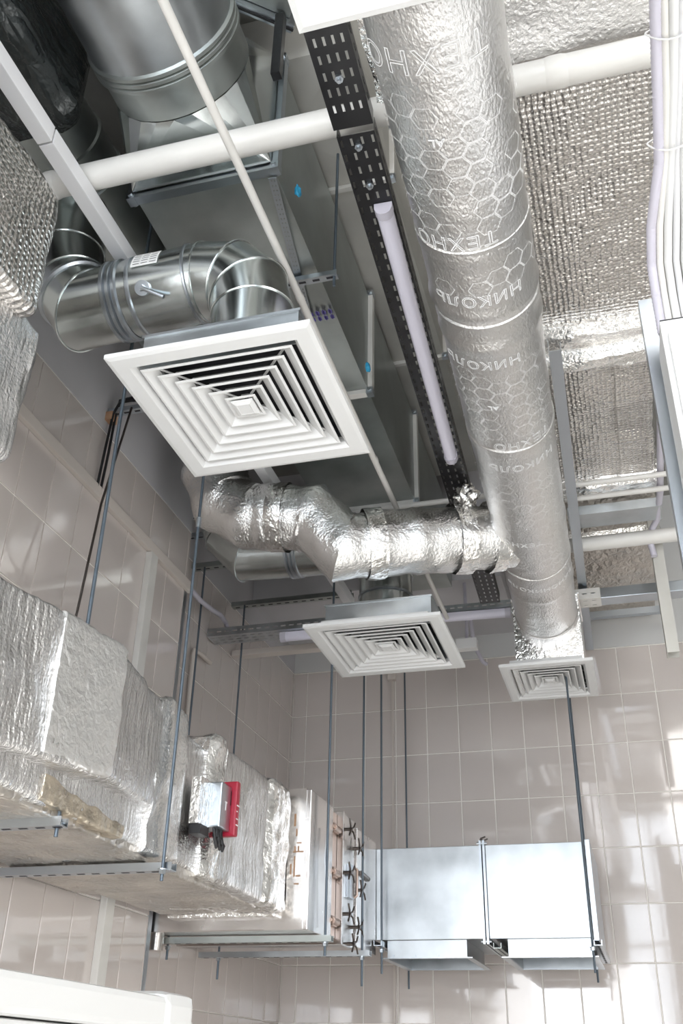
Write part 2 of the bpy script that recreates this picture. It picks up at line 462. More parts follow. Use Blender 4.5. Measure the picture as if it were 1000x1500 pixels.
rg = random.Random(3)
HS = .034
for y0, y1 in ((1.47, 1.87), (2.03, 2.10), (2.50, 2.88), (3.12, 3.62), (3.78, 3.98)):
    for c_ in range(-5, 6):
        th = c_ * 1.5 * HS * 1.03 / RM; y = y0 + (c_ % 2) * HS * .89
        while y < y1:
            if rg.random() < (.75 if c_ % 4 else .25): hexa(th, y, HS, .0017)
            y += HS * 1.78
ho = link('hexagon_print', hx, 'print', MD); ho['kind'] = 'stuff'


def duct_text(txt, y, th0, size, flip=True):
    cu = bpy.data.curves.new('lettering', 'FONT'); cu.body = txt; cu.size = size; cu.fill_mode = 'NONE'; cu.bevel_depth = .0013; cu.bevel_resolution = 0
    cu.resolution_u = 2; cu.space_character = 1.12
    o = bpy.data.objects.new('lettering', cu); COL.objects.link(o)
    bpy.context.view_layer.update()
    me = bpy.data.meshes.new_from_object(o); bpy.data.objects.remove(o)
    xs_ = [v.co.x for v in me.vertices]; xm = (min(xs_) + max(xs_)) / 2
    for v in me.vertices:
        x, h = v.co.x - xm, v.co.y
        if flip: x = -x; yy = y + h * 1.0
        else: yy = y - h
        v.co = onduct(th0 + x / RM, yy, v.co.z * .3)
    me.materials.clear(); me.materials.append(M['print'])
    q = bpy.data.objects.new('lettering', me); COL.objects.link(q); q.parent = MD; q.matrix_parent_inverse = Matrix.Translation(-MD.location)
    return q


duct_text('ТЕХНО', 1.32, -.22, .085); duct_text('ТЕХНО', 1.885, -.30, .064); duct_text('НИКОЛЬ', 2.12, -.1, .058)
duct_text('НИКОЛЬ', 2.42, -.3, .055); duct_text('ТЕХНО', 2.89, .3, .058); duct_text('НИКОЛЬ', 3.04, .2, .055)
duct_text('AL', 1.56, -.22, .03); duct_text('AL', 2.66, -.2, .028); duct_text('ТЕХНОНИКОЛЬ', 4.12, .2, .045); duct_text('ТЕХНО', 3.66, -.2, .045)

# ------------------------------------------------------------------ BRANCH FOIL DUCT
BR = thing('foil_branch_duct', 'crooked foil-wrapped round duct joining the long duct from the left', 'duct', (-.9, 3.6, 2))
bp = [(-.36, 3.86, 2.075), (-.75, 3.67, 2.00), (-1.03, 3.56, 1.955), (-1.17, 3.52, 2.09), (-1.44, 3.50, 2.12), (-1.575, 3.49, 2.21), (-1.63, 3.48, 2.36), (-1.635, 3.48, 2.9)]
sp = subdiv(bp, .018)
joints = [Vector(p) for p in bp[1:-1]] + [Vector((-.56, 3.762, 2.037)), Vector((-.9, 3.61, 1.976)), Vector((-1.3, 3.51, 2.105)), Vector((-1.36, 3.505, 2.11)), Vector((-.43, 3.826, 2.062))]


def rfb(i):
    f = 1 + .03 * noise.noise(sp[i] * 6)
    for j in joints:
        f += .055 * math.exp(-((sp[i] - j).length / .022) ** 2)
    return f


link('foil_wrap', sweep(nb(), sp, .140, 56, True, amp=.010, fs=10, rf=rfb), 'foil', BR, True)
for a, b in (((-.60, 3.743, 2.029), (-.53, 3.777, 2.043)), ((-.88, 3.618, 1.98), (-.95, 3.59, 1.968)), ((-1.27, 3.513, 2.10), (-1.34, 3.507, 2.108)), ((-.40, 3.84, 2.067), (-.46, 3.81, 2.056))):
    link('tape_band', sweep(nb(), subdiv([a, b], .012), .153, 56, False, amp=.008, fs=18), 'foil_tape', BR, True)

# ------------------------------------------------------------------ ROUND GALVANISED DUCTS TO DIFFUSERS


def mitre_ring(pts, i, R, r=.0034, seg=40):
    p = Vector(pts[i]); di = (p - Vector(pts[i - 1])).normalized(); dn = (Vector(pts[i + 1]) - p).normalized(); nv = (di + dn).normalized()
    u, v = frame(di); P_ = []
    for k in range(seg + 1):
        a = 2 * math.pi * k / seg; o = (u * math.cos(a) + v * math.sin(a)) * (R + .001)
        P_.append(p + o - di * (o.dot(nv) / di.dot(nv)))
    return sweep(nb(), P_, r, 6)


def round_run(root, pts, R, gores, m='galv_round'):
    """gores = index ranges making separate pieces"""
    for a, b in gores:
        link('duct_piece', sweep(nb(), pts, R, 48, True, span=(a, b)), m, root, True)
    for i in range(1, len(pts) - 1):
        d = (Vector(pts[i + 1]) - Vector(pts[i])).normalized() + (Vector(pts[i]) - Vector(pts[i - 1])).normalized()
        ang = (Vector(pts[i + 1]) - Vector(pts[i])).angle(Vector(pts[i]) - Vector(pts[i - 1]))
        link('seam', mitre_ring(pts, i, R), m, root, True)


E1 = thing('round_duct_elbow', 'shiny galvanised round duct with lever damper bending down into the large diffuser', 'duct', (-1.2, 2.12, 2.15))
pe = [(-1.64, 2.14, 2.64), (-1.63, 2.14, 2.42), (-1.585, 2.135, 2.27), (-1.50, 2.125, 2.145), (-1.085, 2.12, 2.165), (-.99, 2.12, 2.145), (-.935, 2.118, 2.085), (-.915, 2.118, 1.99), (-.915, 2.118, 1.785)]
RE = .124
round_run(E1, pe, RE, [(0, 2), (2, 3), (3, 4), (4, 5), (5, 6), (6, 7), (7, 8)])
rings_of('coupling_ring', [((x, 2.1235, 2.151), (1, -.01, .05), RE, .010, .008) for x in (-1.385, -1.365, -1.345)] + [((-1.30, 2.123, 2.154), (1, -.01, .05), RE, .008, .005), ((-.915, 2.118, 1.797), (0, 0, 1), RE, .008, .01), ((-1.115, 2.12, 2.164), (1, 0, .05), RE, .006, .004), ((-1.555, 2.13, 2.225), (.7, 0, -1), RE, .012, .008)], 'zinc', E1)
# damper handle on the side facing the camera
hp = Vector((-1.25, 2.12, 2.157)); nrm = Vector((.05, -.82, -.57)).normalized(); c0 = hp + nrm * RE
dk = link('damper_disc', cyl(cyl(nb(), c0 - nrm * .004, c0 + nrm * .008, .024, 24), c0 + nrm * .008, c0 + nrm * .018, .010, 6), 'zinc', E1)
tx = Vector((1, 0, 0)) - nrm * nrm.x; tx.normalize(); tz = nrm.cross(tx)
if tz.z > 0: tz = -tz
hd = (tx * .86 + tz * .5).normalized()
link('damper_lever', sweep(nb(), [c0 + nrm * .014, c0 + nrm * .020 + hd * .03, c0 + nrm * .024 + hd * .082], .0065, 8), 'zinc', dk)
# paper sticker curved on the duct
lb = nb(); gn = 6
for k in range(gn):
    for zz in (0,):
        a0, a1 = math.radians(222 + 34 * k / gn), math.radians(222 + 34 * (k + 1) / gn)
        q = []
        for a, x in ((a0, -1.285), (a1, -1.285), (a1, -1.195), (a0, -1.195)):
            q.append(lb.verts.new((x, 2.12 + (RE + .002) * math.cos(a - math.radians(42)) * 1, 2.158 + (RE + .002) * math.sin(a - math.radians(42)) * -1)))
        lb.faces.new(q)
link('sticker', lb, 'label', E1)
tk = nb()
for r_ in range(5):
    a = math.radians(226 + 5.5 * r_ - 42)
    for s_ in range(3):
        x0 = -1.278 + s_ * .028
        q = [tk.verts.new((x, 2.12 + (RE + .0032) * math.cos(aa), 2.158 - (RE + .0032) * math.sin(aa))) for x, aa in ((x0, a), (x0 + .022, a), (x0 + .022, a + .02), (x0, a + .02))]
        tk.faces.new(q)
link('sticker_print', tk, 'ink', E1)

G1 = thing('round_duct_elbow', 'dull galvanised round duct half hidden behind the crooked foil branch', 'duct', (-1.3, 4.0, 2.19))
pg = [(-1.83, 4.0, 2.9), (-1.82, 4.0, 2.50), (-1.76, 4.0, 2.33), (-1.64, 4.0, 2.205), (-1.09, 4.0, 2.185), (-1.01, 4.0, 2.16), (-.965, 4.0, 2.10), (-.955, 4.0, 2.0), (-.955, 4.0, 1.81)]
round_run(G1, pg, .122, [(0, 2), (2, 3), (3, 4), (4, 5), (5, 6), (6, 7), (7, 8)])
rings_of('coupling_ring', [((x, 4.0, 2.197), (1, 0, -.02), .122, .010, .009) for x in (-1.42, -1.40, -1.38)] + [((-.955, 4.0, 1.83), (0, 0, 1), .122, .008, .012), ((-.955, 4.0, 1.90), (0, 0, 1), .122, .008, .006)], 'zinc', G1)

# ------------------------------------------------------------------ OVERHEAD RECTANGULAR DUCT
AX0, AX1, AZ0, AZ1 = -1.30, -.828, 2.455, 2.965
A1 = thing('rectangular_duct', 'big dull rectangular duct overhead with flanged joints, above the large diffuser', 'duct', (-1.05, 3, 2.7))


def creased(bm, x0, x1, y0, y1, z0, z1, d=.008):
    """box along y whose faces are cross-broken"""
    c = [(x0, z0), (x1, z0), (x1, z1), (x0, z1)]
    lo = [bm.verts.new((x, y0, z)) for x, z in c]; hi = [bm.verts.new((x, y1, z)) for x, z in c]
    for k in range(4):
        a, b = k, (k + 1) % 4
        mx, mz = (c[a][0] + c[b][0]) / 2, (c[a][1] + c[b][1]) / 2
        cx, cz = (x0 + x1) / 2, (z0 + z1) / 2
        n_ = Vector((mx - cx, 0, mz - cz)).normalized()
        m_ = bm.verts.new(Vector((mx, (y0 + y1) / 2, mz)) + n_ * d)
        for e in ((lo[a], lo[b]), (lo[b], hi[b]), (hi[b], hi[a]), (hi[a], lo[a])): bm.faces.new((e[0], e[1], m_))
    bm.faces.new(lo); bm.faces.new(hi[::-1]); return bm


def rflange(root, y, x0, x1, z0, z1, m='zinc', t=.016, w_=.020):
    bm = nb()
    box(bm, x0 - w_, x1 + w_, y - t, y + t, z0 - w_, z0 - .0005); box(bm, x0 - w_, x1 + w_, y - t, y + t, z1 + .0005, z1 + w_)
    box(bm, x0 - w_, x0 - .0005, y - t, y + t, z0, z1); box(bm, x1 + .0005, x1 + w_, y - t, y + t, z0, z1)
    f = link('flange', bm, m, root)
    for x, z in ((x0 - .008, z0 - .008), (x1 + .008, z0 - .008), (x0 - .008, z1 + .008), (x1 + .008, z1 + .008)):
        b2 = nb(); cyl(b2, (x, y - t - .010, z), (x, y + t + .010, z), .008, 6); box(b2, x - .014, x + .014, y - t - .002, y + t + .002, z - .014, z + .014)
        link('bolt', b2, 'zinc', f)
    return f


link('duct_section', creased(nb(), AX0, AX1, 1.985, 3.165, AZ0, AZ1), 'galv_dark', A1)
link('duct_section', creased(nb(), AX0, AX1, 3.175, 4.085, AZ0, AZ1), 'galv_dark', A1)
rflange(A1, 1.98, AX0, AX1, AZ0, AZ1); rflange(A1, 3.17, AX0, AX1, AZ0, AZ1, 'pvc'); rflange(A1, 4.09, AX0, AX1, AZ0, AZ1, 'pvc')
link('duct_section', creased(nb(), AX0, AX1, 4.10, 5.1, AZ0, AZ1), 'galv_dark', A1)
# square-to-round transition towards the camera
cc = Vector((-1.06, 0, 2.685)); RR = .222; n = 48


def circ(y, R=RR): return [(cc.x + R * math.cos(2 * math.pi * (k + .5) / n), y, cc.z + R * math.sin(2 * math.pi * (k + .5) / n)) for k in range(n)]


bm = nb()   # folded sheet: a flat triangle on each side, a faceted fan at each corner
q_ = 6; yc, ye = 1.745, 1.958
cp = [bm.verts.new((cc.x + RR * math.cos(math.pi / 2 * k / q_), yc, cc.z + RR * math.sin(math.pi / 2 * k / q_))) for k in range(4 * q_)]
cr_ = [bm.verts.new((x, ye, z)) for x, z in ((AX1, AZ1), (AX0, AZ1), (AX0, AZ0), (AX1, AZ0))]
for k in range(4):
    for j in range(q_): bm.faces.new((cp[k * q_ + j], cp[(k * q_ + j + 1) % (4 * q_)], cr_[k]))
    bm.faces.new((cp[((k + 1) * q_) % (4 * q_)], cr_[(k + 1) % 4], cr_[k]))
link('transition', bm, 'galv_round', A1)
BD = thing('round_duct', 'very large round galvanised duct coming in at the top left', 'duct', (-1.06, 1.3, 2.68))
link('duct_piece', loft(nb(), [circ(1.74, RR + .001), circ(1.625, RR + .001)], False), 'galv_dark', BD, True)
link('duct_piece', loft(nb(), [circ(1.62, RR + .004), circ(1.2, RR + .004), circ(.3, RR + .004)], False), 'galv', BD, True)
rings_of('coupling_ring', [((cc.x, y, cc.z), (0, 1, 0), RR + .003, .011, .010, 64) for y in (1.63, 1.61, 1.59)], 'galv_dark', BD)
# second duct with the oblique flange, top centre
O1 = thing('rectangular_duct', 'oblique galvanised duct with a bolted flange at the top centre, behind the large round duct', 'duct', (-.72, 1.5, 2.95))
a0, a1 = Vector((-.985, 1.70, 3.0)), Vector((-.765, 1.885, 3.0)); dv = (a1 - a0).normalized(); nv = Vector((dv.y, -dv.x, 0))
def obl(l0, l1, n0, n1, z0_, z1_):
    return Matrix(((dv.x, nv.x, 0, a0.x), (dv.y, nv.y, 0, a0.y), (0, 0, 1, a0.z), (0, 0, 0, 1))), (l0, l1, n0, n1, z0_, z1_)
m_, b_ = obl(.01, .275, .018, .75, .012, .34)
link('duct_section', box(nb(), *b_, mtx=m_), 'galv_dark', O1)
m_, b_ = obl(-.01, .295, -.016, .016, -.012, .36)
link('flange', box(nb(), *b_, mtx=m_), 'zinc', O1)
m_, b_ = obl(-.012, .297, -.004, .004, -.018, -.012)
link('flange_gasket', box(nb(), *b_, mtx=m_), 'blackp', O1)
tag(link('hanger_channel', bx(-.80, -.77, 1.83, 1.86, 2.70, 3.0, bev=.002), 'black', None), 'short black channel stub hanging by the oblique flange near the black tray', 'bracket')
# upper duct seen above and to the right of the big one
U1 = thing('rectangular_duct', 'pale cross-broken duct above and right of the big overhead duct, beside black tray', 'duct', (-.7, 3, 3.1))
for a, b in ((2.02, 2.6), (2.61, 3.72), (3.73, 4.8)):
    link('duct_section', creased(nb(), -1.25, -.60, a, b, 3.03, 3.30, .02), 'galv_panel', U1)
for y in (2.605, 3.725): rflange(U1, y, -1.25, -.60, 3.03, 3.30, 'pvc', t=.01)
# dark round duct and foil duct painted black for shade at the far left
K1 = thing('round_duct', 'dark round duct in the gloom left of the large round duct', 'duct', (-1.62, 2.6, 2.8))
link('duct_piece', sweep(nb(), [(-1.63, 1.78, 2.78), (-1.63, 3.3, 2.78)], .165, 40), 'galv_dark', K1, True)
rings_of('coupling_ring', [((-1.63, y, 2.78), (0, 1, 0), .165, .01, .008) for y in (1.95, 2.10, 2.5)], 'galv_dark', K1)
K2 = thing('wrapped_duct', 'foil-wrapped duct in the top left corner, coloured black for the dark there', 'duct', (-1.6, 1.2, 2.65))
NSUB = (16, 12)
foil_duct('shaded_foil_wrap', [(.5, -1.87, -1.36, 2.5, 2.85), (1.1, -1.87, -1.36, 2.5, 2.85), (1.66, -1.87, -1.35, 2.49, 2.85), (1.74, -1.85, -1.40, 2.53, 2.82)], 'shaded_foil', K2, .022, 7, .03, .05, 4)
# foil-wrapped duct at the left edge, with a drop
L1 = thing('wrapped_duct', 'foil-wrapped duct cut off by the left edge, above the lower wall duct', 'duct', (-1.55, 1.3, 1.7))
NSUB = (20, 14)
foil_duct('bubble_wrap', [(.75, -1.90, -1.285, 1.64, 2.05), (1.2, -1.90, -1.285, 1.64, 2.05), (1.60, -1.90, -1.285, 1.64, 2.05), (1.63, -1.88, -1.30, 1.66, 2.03)], 'foil_bubble', L1, .010, 5, .02, .02, 2)
foil_duct('drop_wrap', [(1.36, -1.90, -1.36, 1.28, 1.66), (1.38, -1.90, -1.335, 1.265, 1.68), (1.69, -1.90, -1.33, 1.26, 1.68), (1.72, -1.88, -1.35, 1.28, 1.66)], 'foil_rib', L1, .014, 7, .02, .03, 9)

# ------------------------------------------------------------------ PIPES AND TRUNKING OVERHEAD
P1 = thing('pipe', 'thick white pipe crossing the whole ceiling behind the black tray', 'pipe', (-.5, 1.826, 2.4))
link('pipe_body', cyl(nb(), (-1.75, 1.826, 2.4), (.62, 1.826, 2.4), .042, 32), 'pvc', P1, True)
rings_of('pipe_socket', [((-1.5, 1.826, 2.4), (1, 0, 0), .042, .02, .003), ((.05, 1.826, 2.4), (1, 0, 0), .042, .03, .003)], 'pvc', P1)
T1 = thing('cable_trunking', 'square white trunking running diagonally from the top left corner', 'trunking', (-1.37, 3, 2.32))
for a, b in ((.5, 1.60), (1.606, 3.05), (3.056, 4.9)):
    link('trunking_length', bx(-1.398, -1.352, a, b, 2.292, 2.352, bev=.002), 'pvc_lilac', T1)
t = thing('pipe', 'thin white conduit crossing in front of everything from the top left', 'pipe', (-.84, 2.8, 2.2))
link('pipe_body', sweep(nb(), [(-.832, .9, 2.2), (-.832, 2.2, 2.197), (-.835, 3.5, 2.2), (-.838, 4.95, 2.2)], .0125, 12), 'pvc', t, True)
rings_of('pipe_socket', [((-.832, 2.3, 2.197), (0, 1, 0), .0125, .02, .002, 12), ((-.833, 3.3, 2.2), (0, 1, 0), .0125, .02, .002, 12)], 'pvc', t)
for lab, y, z, r_, x0, x1 in (('upper of two thin white pipes crossing below the flat foil duct', 4.07, 2.42, .013, -1.15, .42),
                              ('lower of two thin white pipes crossing below the flat foil duct', 4.20, 2.42, .013, -.12, .42),
                              ('thick pale pipe crossing the flat foil duct next to a steel beam', 4.64, 2.40, .038, -.14, .40)):
    p = thing('pipe', lab, 'pipe', ((x0 + x1) / 2, y, z)); link('pipe_body', cyl(nb(), (x0, y, z), (x1, y, z), r_, 20), 'pvc', p, True)
bm = nb(); box(bm, -.12, .33, 4.40, 4.54, 2.44, 2.445); box(bm, -.12, .33, 4.40, 4.405, 2.445, 2.49); box(bm, -.12, .33, 4.535, 4.54, 2.445, 2.49)
tag(link('steel_beam', bm, 'galv', None), 'flat grey steel channel beside the thick pale pipe at the back right', 'beam')

# ------------------------------------------------------------------ PERFORATED CABLE TRAYS


def perforated(bm, L, W, H, rows, pitch, slot_l, slot_w, side=True, th=.0015):
    """tray from origin along +y, width in x, base at z=0, sides up; real slots"""
    def plate(u0, u1, vmap, rws):
        us = [u0]; n = int(L / pitch)
        ybr = [0.0]
        for k in range(n): ybr += [k * pitch + (pitch - slot_l) / 2, k * pitch + (pitch + slot_l) / 2]
        ybr.append(L)
        xbr = [u0]
        for c in rws: xbr += [c - slot_w / 2, c + slot_w / 2]
        xbr.append(u1)
        G = {}
        def V(i, j, s):
            if (i, j, s) not in G: G[(i, j, s)] = bm.verts.new(vmap(xbr[i], ybr[j], s * th))
            return G[(i, j, s)]
        for i in range(len(xbr) - 1):
            for j in range(len(ybr) - 1):
                if i % 2 == 1 and j % 2 == 1: continue
                for s in (0, 1): bm.faces.new((V(i, j, s), V(i + 1, j, s), V(i + 1, j + 1, s), V(i, j + 1, s)))
                for (a, b, ii, jj) in (((i, j), (i + 1, j), i, j - 1), ((i, j + 1), (i + 1, j + 1), i, j + 1), ((i, j), (i, j + 1), i - 1, j), ((i + 1, j), (i + 1, j + 1), i + 1, j)):
                    hole = (ii % 2 == 1 and jj % 2 == 1) or ii < 0 or jj < 0 or ii >= len(xbr) - 1 or jj >= len(ybr) - 1
                    if hole: bm.faces.new((V(*a, 0), V(*b, 0), V(*b, 1), V(*a, 1)))
    plate(-W / 2, W / 2, lambda u, v, t_: (u, v, t_), rows)
    if side:
        plate(0, H, lambda u, v, t_: (-W / 2 - t_, v, u + .0), [H / 2]); plate(0, H, lambda u, v, t_: (W / 2 + t_, v, u + .0), [H / 2])
    return bm


def place(bm, a, b):
    a, b = Vector(a), Vector(b); d = (b - a).normalized(); u = d.cross(Vector((0, 0, 1))).normalized(); v = u.cross(d)
    m = Matrix(((u.x, d.x, v.x, a.x), (u.y, d.y, v.y, a.y), (u.z, d.z, v.z, a.z), (0, 0, 0, 1)))
    bm.transform(m); return bm


BT = thing('cable_tray', 'black perforated cable tray carrying the long lamp', 'cable tray', (-.55, 3, 2.25))
ta, tb = (-.478, .9, 2.25), (-.592, 4.92, 2.25)
L_ = (Vector(tb) - Vector(ta)).length
link('tray_length', place(perforated(nb(), L_ - 3.18, .108, .055, [-.036, -.012, .012, .036], .05, .026, .007), ta, tb), 'black', BT)
ta2 = Vector(ta).lerp(Vector(tb), .215)
link('tray_length', place(perforated(nb(), L_ * .785, .104, .055, [-.044, -.016, .014, .044], .05, .026, .007), ta2, tb), 'black', BT)
for f in (.17, .225, .26, .70, .87):
    bm = nb(); c = Vector(ta).lerp(Vector(tb), f); cyl(bm, c + Vector((0, 0, -.018)), c + Vector((0, 0, .008)), .006, 6); cyl(bm, c + Vector((0, 0, -.008)), c, .012, 6)
    link('bolt', bm, 'zinc', BT)
FS = thing('foil_offcut', 'strip of crinkled foil hanging between black tray and long foil duct', 'foil', (-.41, 2, 2.28))
link('foil_strip', loft(nb(), [[(-.405 - .03 * (y - 1.2) + .012 * noise.noise(Vector((y * 9, 0, 0))), y, 2.26 + .01 * noise.noise(Vector((0, y * 11, 0)))), (-.385 - .03 * (y - 1.2), y, 2.25), (-.385 - .03 * (y - 1.2), y, 2.33), (-.40 - .03 * (y - 1.2), y, 2.33)] for y in [1.0 + .03 * k for k in range(24)]]), 'foil_tape', FS, True)
lamp = thing('strip_lamp', 'long unlit strip lamp under the black cable tray', 'lamp', (-.51, 2.7, 2.22))


def lampbody(root, a, b, wd, ht):
    a, b = Vector(a), Vector(b); L2 = (b - a).length
    sec = [(-wd / 2, 0), (-wd / 2, -ht * .45), (-wd * .36, -ht * .85), (-wd * .15, -ht), (wd * .15, -ht), (wd * .36, -ht * .85), (wd / 2, -ht * .45), (wd / 2, 0)]
    def seg(y0, y1, g): return place(loft(nb(), [[(x * g, y0, z * g) for x, z in sec], [(x * g, y1, z * g) for x, z in sec]]), a, b)
    link('lamp_cover', seg(.028, L2 - .028, 1), 'lamp', root, True)
    link('end_cap', seg(0, .03, 1.08), 'lampcap', root, True); link('end_cap', seg(L2 - .03, L2, 1.08), 'lampcap', root, True)


lampbody(lamp, (-.487, 2.02, 2.248), (-.535, 3.42, 2.248), .05, .042)
lamp2 = thing('strip_lamp', 'white strip lamp under the galvanised tray at the back, behind the second diffuser', 'lamp', (-1.0, 4.85, 2.15))
lampbody(lamp2, (-1.655, 4.55, 2.018), (-1.02, 4.56, 2.018), .05, .042)
lamp3 = thing('strip_lamp', 'white strip lamp between the second diffuser and the long foil duct', 'lamp', (-.75, 5.0, 2.2))
lampbody(lamp3, (-1.0, 5.04, 2.262), (-.50, 5.06, 2.262), .05, .042)
GT = thing('cable_tray', 'galvanised perforated cable tray starting at the left wall beneath the plaster', 'cable tray', (-1.6, 4.56, 2.03))
link('tray_length', place(perforated(nb(), .86, .12, .045, [-.035, 0, .035], .045, .026, .007), (-2.055, 4.56, 2.02), (-1.19, 4.56, 2.02)), 'galv', GT)
GT2 = thing('cable_tray', 'galvanised perforated tray crossing behind the long foil duct to the right', 'cable tray', (-.3, 5.08, 2.3))
link('tray_length', place(perforated(nb(), 1.10, .10, .04, [-.03, 0, .03], .045, .026, .007), (-1.2, 5.07, 2.265), (-.10, 5.07, 2.265)), 'galv', GT2)
link('tray_length', bx(-.10, .45, 5.02, 5.12, 2.262, 2.322, bev=.002), 'zinc', GT2)
link('joint_plate', place(perforated(nb(), .24, .115, .06, [-.03, .03], .045, .022, .006), (-.25, 5.06, 2.257), (-.01, 5.06, 2.257)), 'pvc', GT2)

# ------------------------------------------------------------------ RIGHT: FLAT FOIL DUCT
FR = thing('flat_foil_duct', 'wide flat duct wrapped in bubble foil under the ceiling at the right', 'duct', (0, 3.8, 2.6))
NSUB = (30, 8)
foil_duct('bubble_wrap', [(1.86, -.40, .335, 2.55, 2.95), (3.08, -.40, .335, 2.55, 2.95)], 'foil_bubble', FR, .012, 4, .03, .02, 1)
foil_duct('bubble_wrap', [(3.34, -.40, .32, 2.55, 2.95), (4.36, -.40, .31, 2.55, 2.95)], 'foil_bubble', FR, .016, 4, .03, .02, 5)
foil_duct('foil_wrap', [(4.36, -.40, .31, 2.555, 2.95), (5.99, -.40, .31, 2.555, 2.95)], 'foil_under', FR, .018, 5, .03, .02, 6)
foil_duct('taped_joint', [(3.06, -.41, .34, 2.53, 2.96), (3.10, -.41, .34, 2.505, 2.97), (3.17, -.41, .34, 2.52, 2.97), (3.22, -.41, .34, 2.545, 2.96), (3.25, -.41, .34, 2.51, 2.97), (3.31, -.41, .34, 2.50, 2.97), (3.36, -.41, .33, 2.54, 2.96)], 'foil_tape', FR, .012, 14, .012, .02, 8)
foil_duct('taped_joint', [(4.24, -.41, .33, 2.54, 2.96), (4.27, -.41, .33, 2.51, 2.97), (4.36, -.41, .33, 2.52, 2.97), (4.39, -.41, .33, 2.55, 2.96)], 'foil_tape', FR, .02, 12, .012, .02, 11)
foil_duct('taped_joint', [(4.78, -.41, .33, 2.55, 2.96), (4.82, -.41, .33, 2.52, 2.97), (4.90, -.41, .33, 2.55, 2.96)], 'foil_tape', FR, .02, 12, .012, .02, 12)
foil_duct('end_wrap', [(1.30, -.42, .36, 2.47, 2.95), (1.55, -.42, .36, 2.46, 2.95), (1.80, -.42, .36, 2.45, 2.95), (1.84, -.42, .36, 2.49, 2.95), (1.87, -.41, .35, 2.545, 2.95)], 'foil_rib', FR, .014, 8, .02, .03, 13)
tag(link('channel_profile', place(box(box(box(nb(), -.022, -.020, 0, 3.0, 0, .05), -.020, .024, 0, 3.0, 0, .002), .022, .024, 0, 3.0, .002, .04), (-.062, 2.95, 2.335), (-.117, 5.95, 2.335)), 'zinc', None), 'grey steel channel running beside the long foil duct towards the back wall', 'beam')
tag(link('channel_profile', box(box(nb(), -.12, .36, 5.76, 5.80, 2.47, 2.475), -.12, .36, 5.76, 5.763, 2.475, 2.51), 'zinc', None), 'thin steel angle under the far end of the flat foil duct', 'beam')
PS = thing('steel_post', 'short steel post hanging down by the right edge near the back wall', 'post', (.28, 4.7, 1.8))
link('post_web', bx(.268, .273, 4.70, 4.78, 1.80, 2.54), 'galv_panel', PS); link('post_flange', bx(.273, .325, 4.70, 4.704, 1.80, 2.54), 'galv_panel', PS); link('post_flange', bx(.273, .325, 4.776, 4.78, 1.80, 2.54), 'galv_panel', PS)
cnd = nb(); sweep(cnd, [(.33, 3.2, 2.46), (.325, 4.3, 2.46), (.31, 4.55, 2.45), (.285, 4.62, 2.44), (.262, 4.66, 2.40), (.275, 4.66, 2.3)], .016, 12)
tag(link('conduit', cnd, 'lampcap', None, True), 'grey flexible conduit curling at the right edge of the flat foil duct', 'conduit')

# cabinet and cables at the right edge
CB = thing('electrical_cabinet', 'tall white electrical cabinet at the right edge with cables entering its top', 'cabinet', (.5, 2.2, -1.55))
link('body', bx(.225, .80, 2.10, 2.26, -1.55, 1.705, bev=.004), 'white', CB)
link('door', bx(.24, .785, 2.088, 2.099, -1.45, 1.66, bev=.003), 'white', CB)
link('cable_entry', bx(.228, .42, 2.115, 2.24, 1.706, 1.72), 'blackp', CB)
tag(link('steel_channel', box(box(box(nb(), .200, .203, 2.30, 2.35, -1.55, 1.955), .203, .250, 2.30, 2.303, -1.55, 1.955), .203, .250, 2.347, 2.35, -1.55, 1.955), 'zinc', None), 'upright galvanised channel standing behind the white cabinet', 'post')
rg = random.Random(5)
CABS = [(.256, .012, 'corrugated light grey conduit, leftmost in the cable bundle at the right edge', 'lampcap'), (.272, .0095, None, 'pvc'), (.288, .011, None, 'white'), (.304, .009, None, 'pvc_lilac'), (.318, .010, None, 'white'), (.332, .010, None, 'pvc'), (.265, .008, None, 'white'), (.282, .008, None, 'pvc_lilac'), (.310, .008, None, 'pvc')]
for i, (x, r_, lab, m) in enumerate(CABS):
    dz = .02 if i > 5 else 0; xe = .236 + (i % 6) * .021
    pts = [(x + .003 * math.sin(k * 1.3 + i), .6 + .2 * k, 1.952 + dz + .003 * math.sin(k * 2 + i)) for k in range(7)] + [(xe, 1.99, 1.93 + dz), (xe - .004, 2.10, 1.90 + dz), (xe, 2.165 + dz, 1.84), (xe, 2.175 + dz, 1.722)]
    bm = nb(); P_ = subdiv(pts, .05 if lab is None else .006)
    sweep(bm, P_, r_, 10, rf=(None if lab is None else (lambda q: 1 + .12 * (q % 2))))
    o = link('cable', bm, m, None, True)
    tag(o, lab or 'white cable in the bundle dropping into the cabinet at the right edge', 'cable', None if lab else 'white cables into the cabinet')
for i, y in enumerate((1.45, 1.75)):
    bm = nb(); c = Vector((.295, y, 1.962)); ring = [(c.x + .062 * math.cos(a), c.z + .028 * math.sin(a)) for a in [2 * math.pi * k / 20 for k in range(20)]]
    sweep(bm, [(x, y + .004 * math.sin(k), z) for k, (x, z) in enumerate(ring)] + [(ring[0][0], y, ring[0][1])], .0022, 6)
    tag(link('cable_tie', bm, 'white', None, True), ('cable tie round the white cables, nearer the top of the photo', 'cable tie round the white cables, nearer the cabinet')[i], 'cable tie')

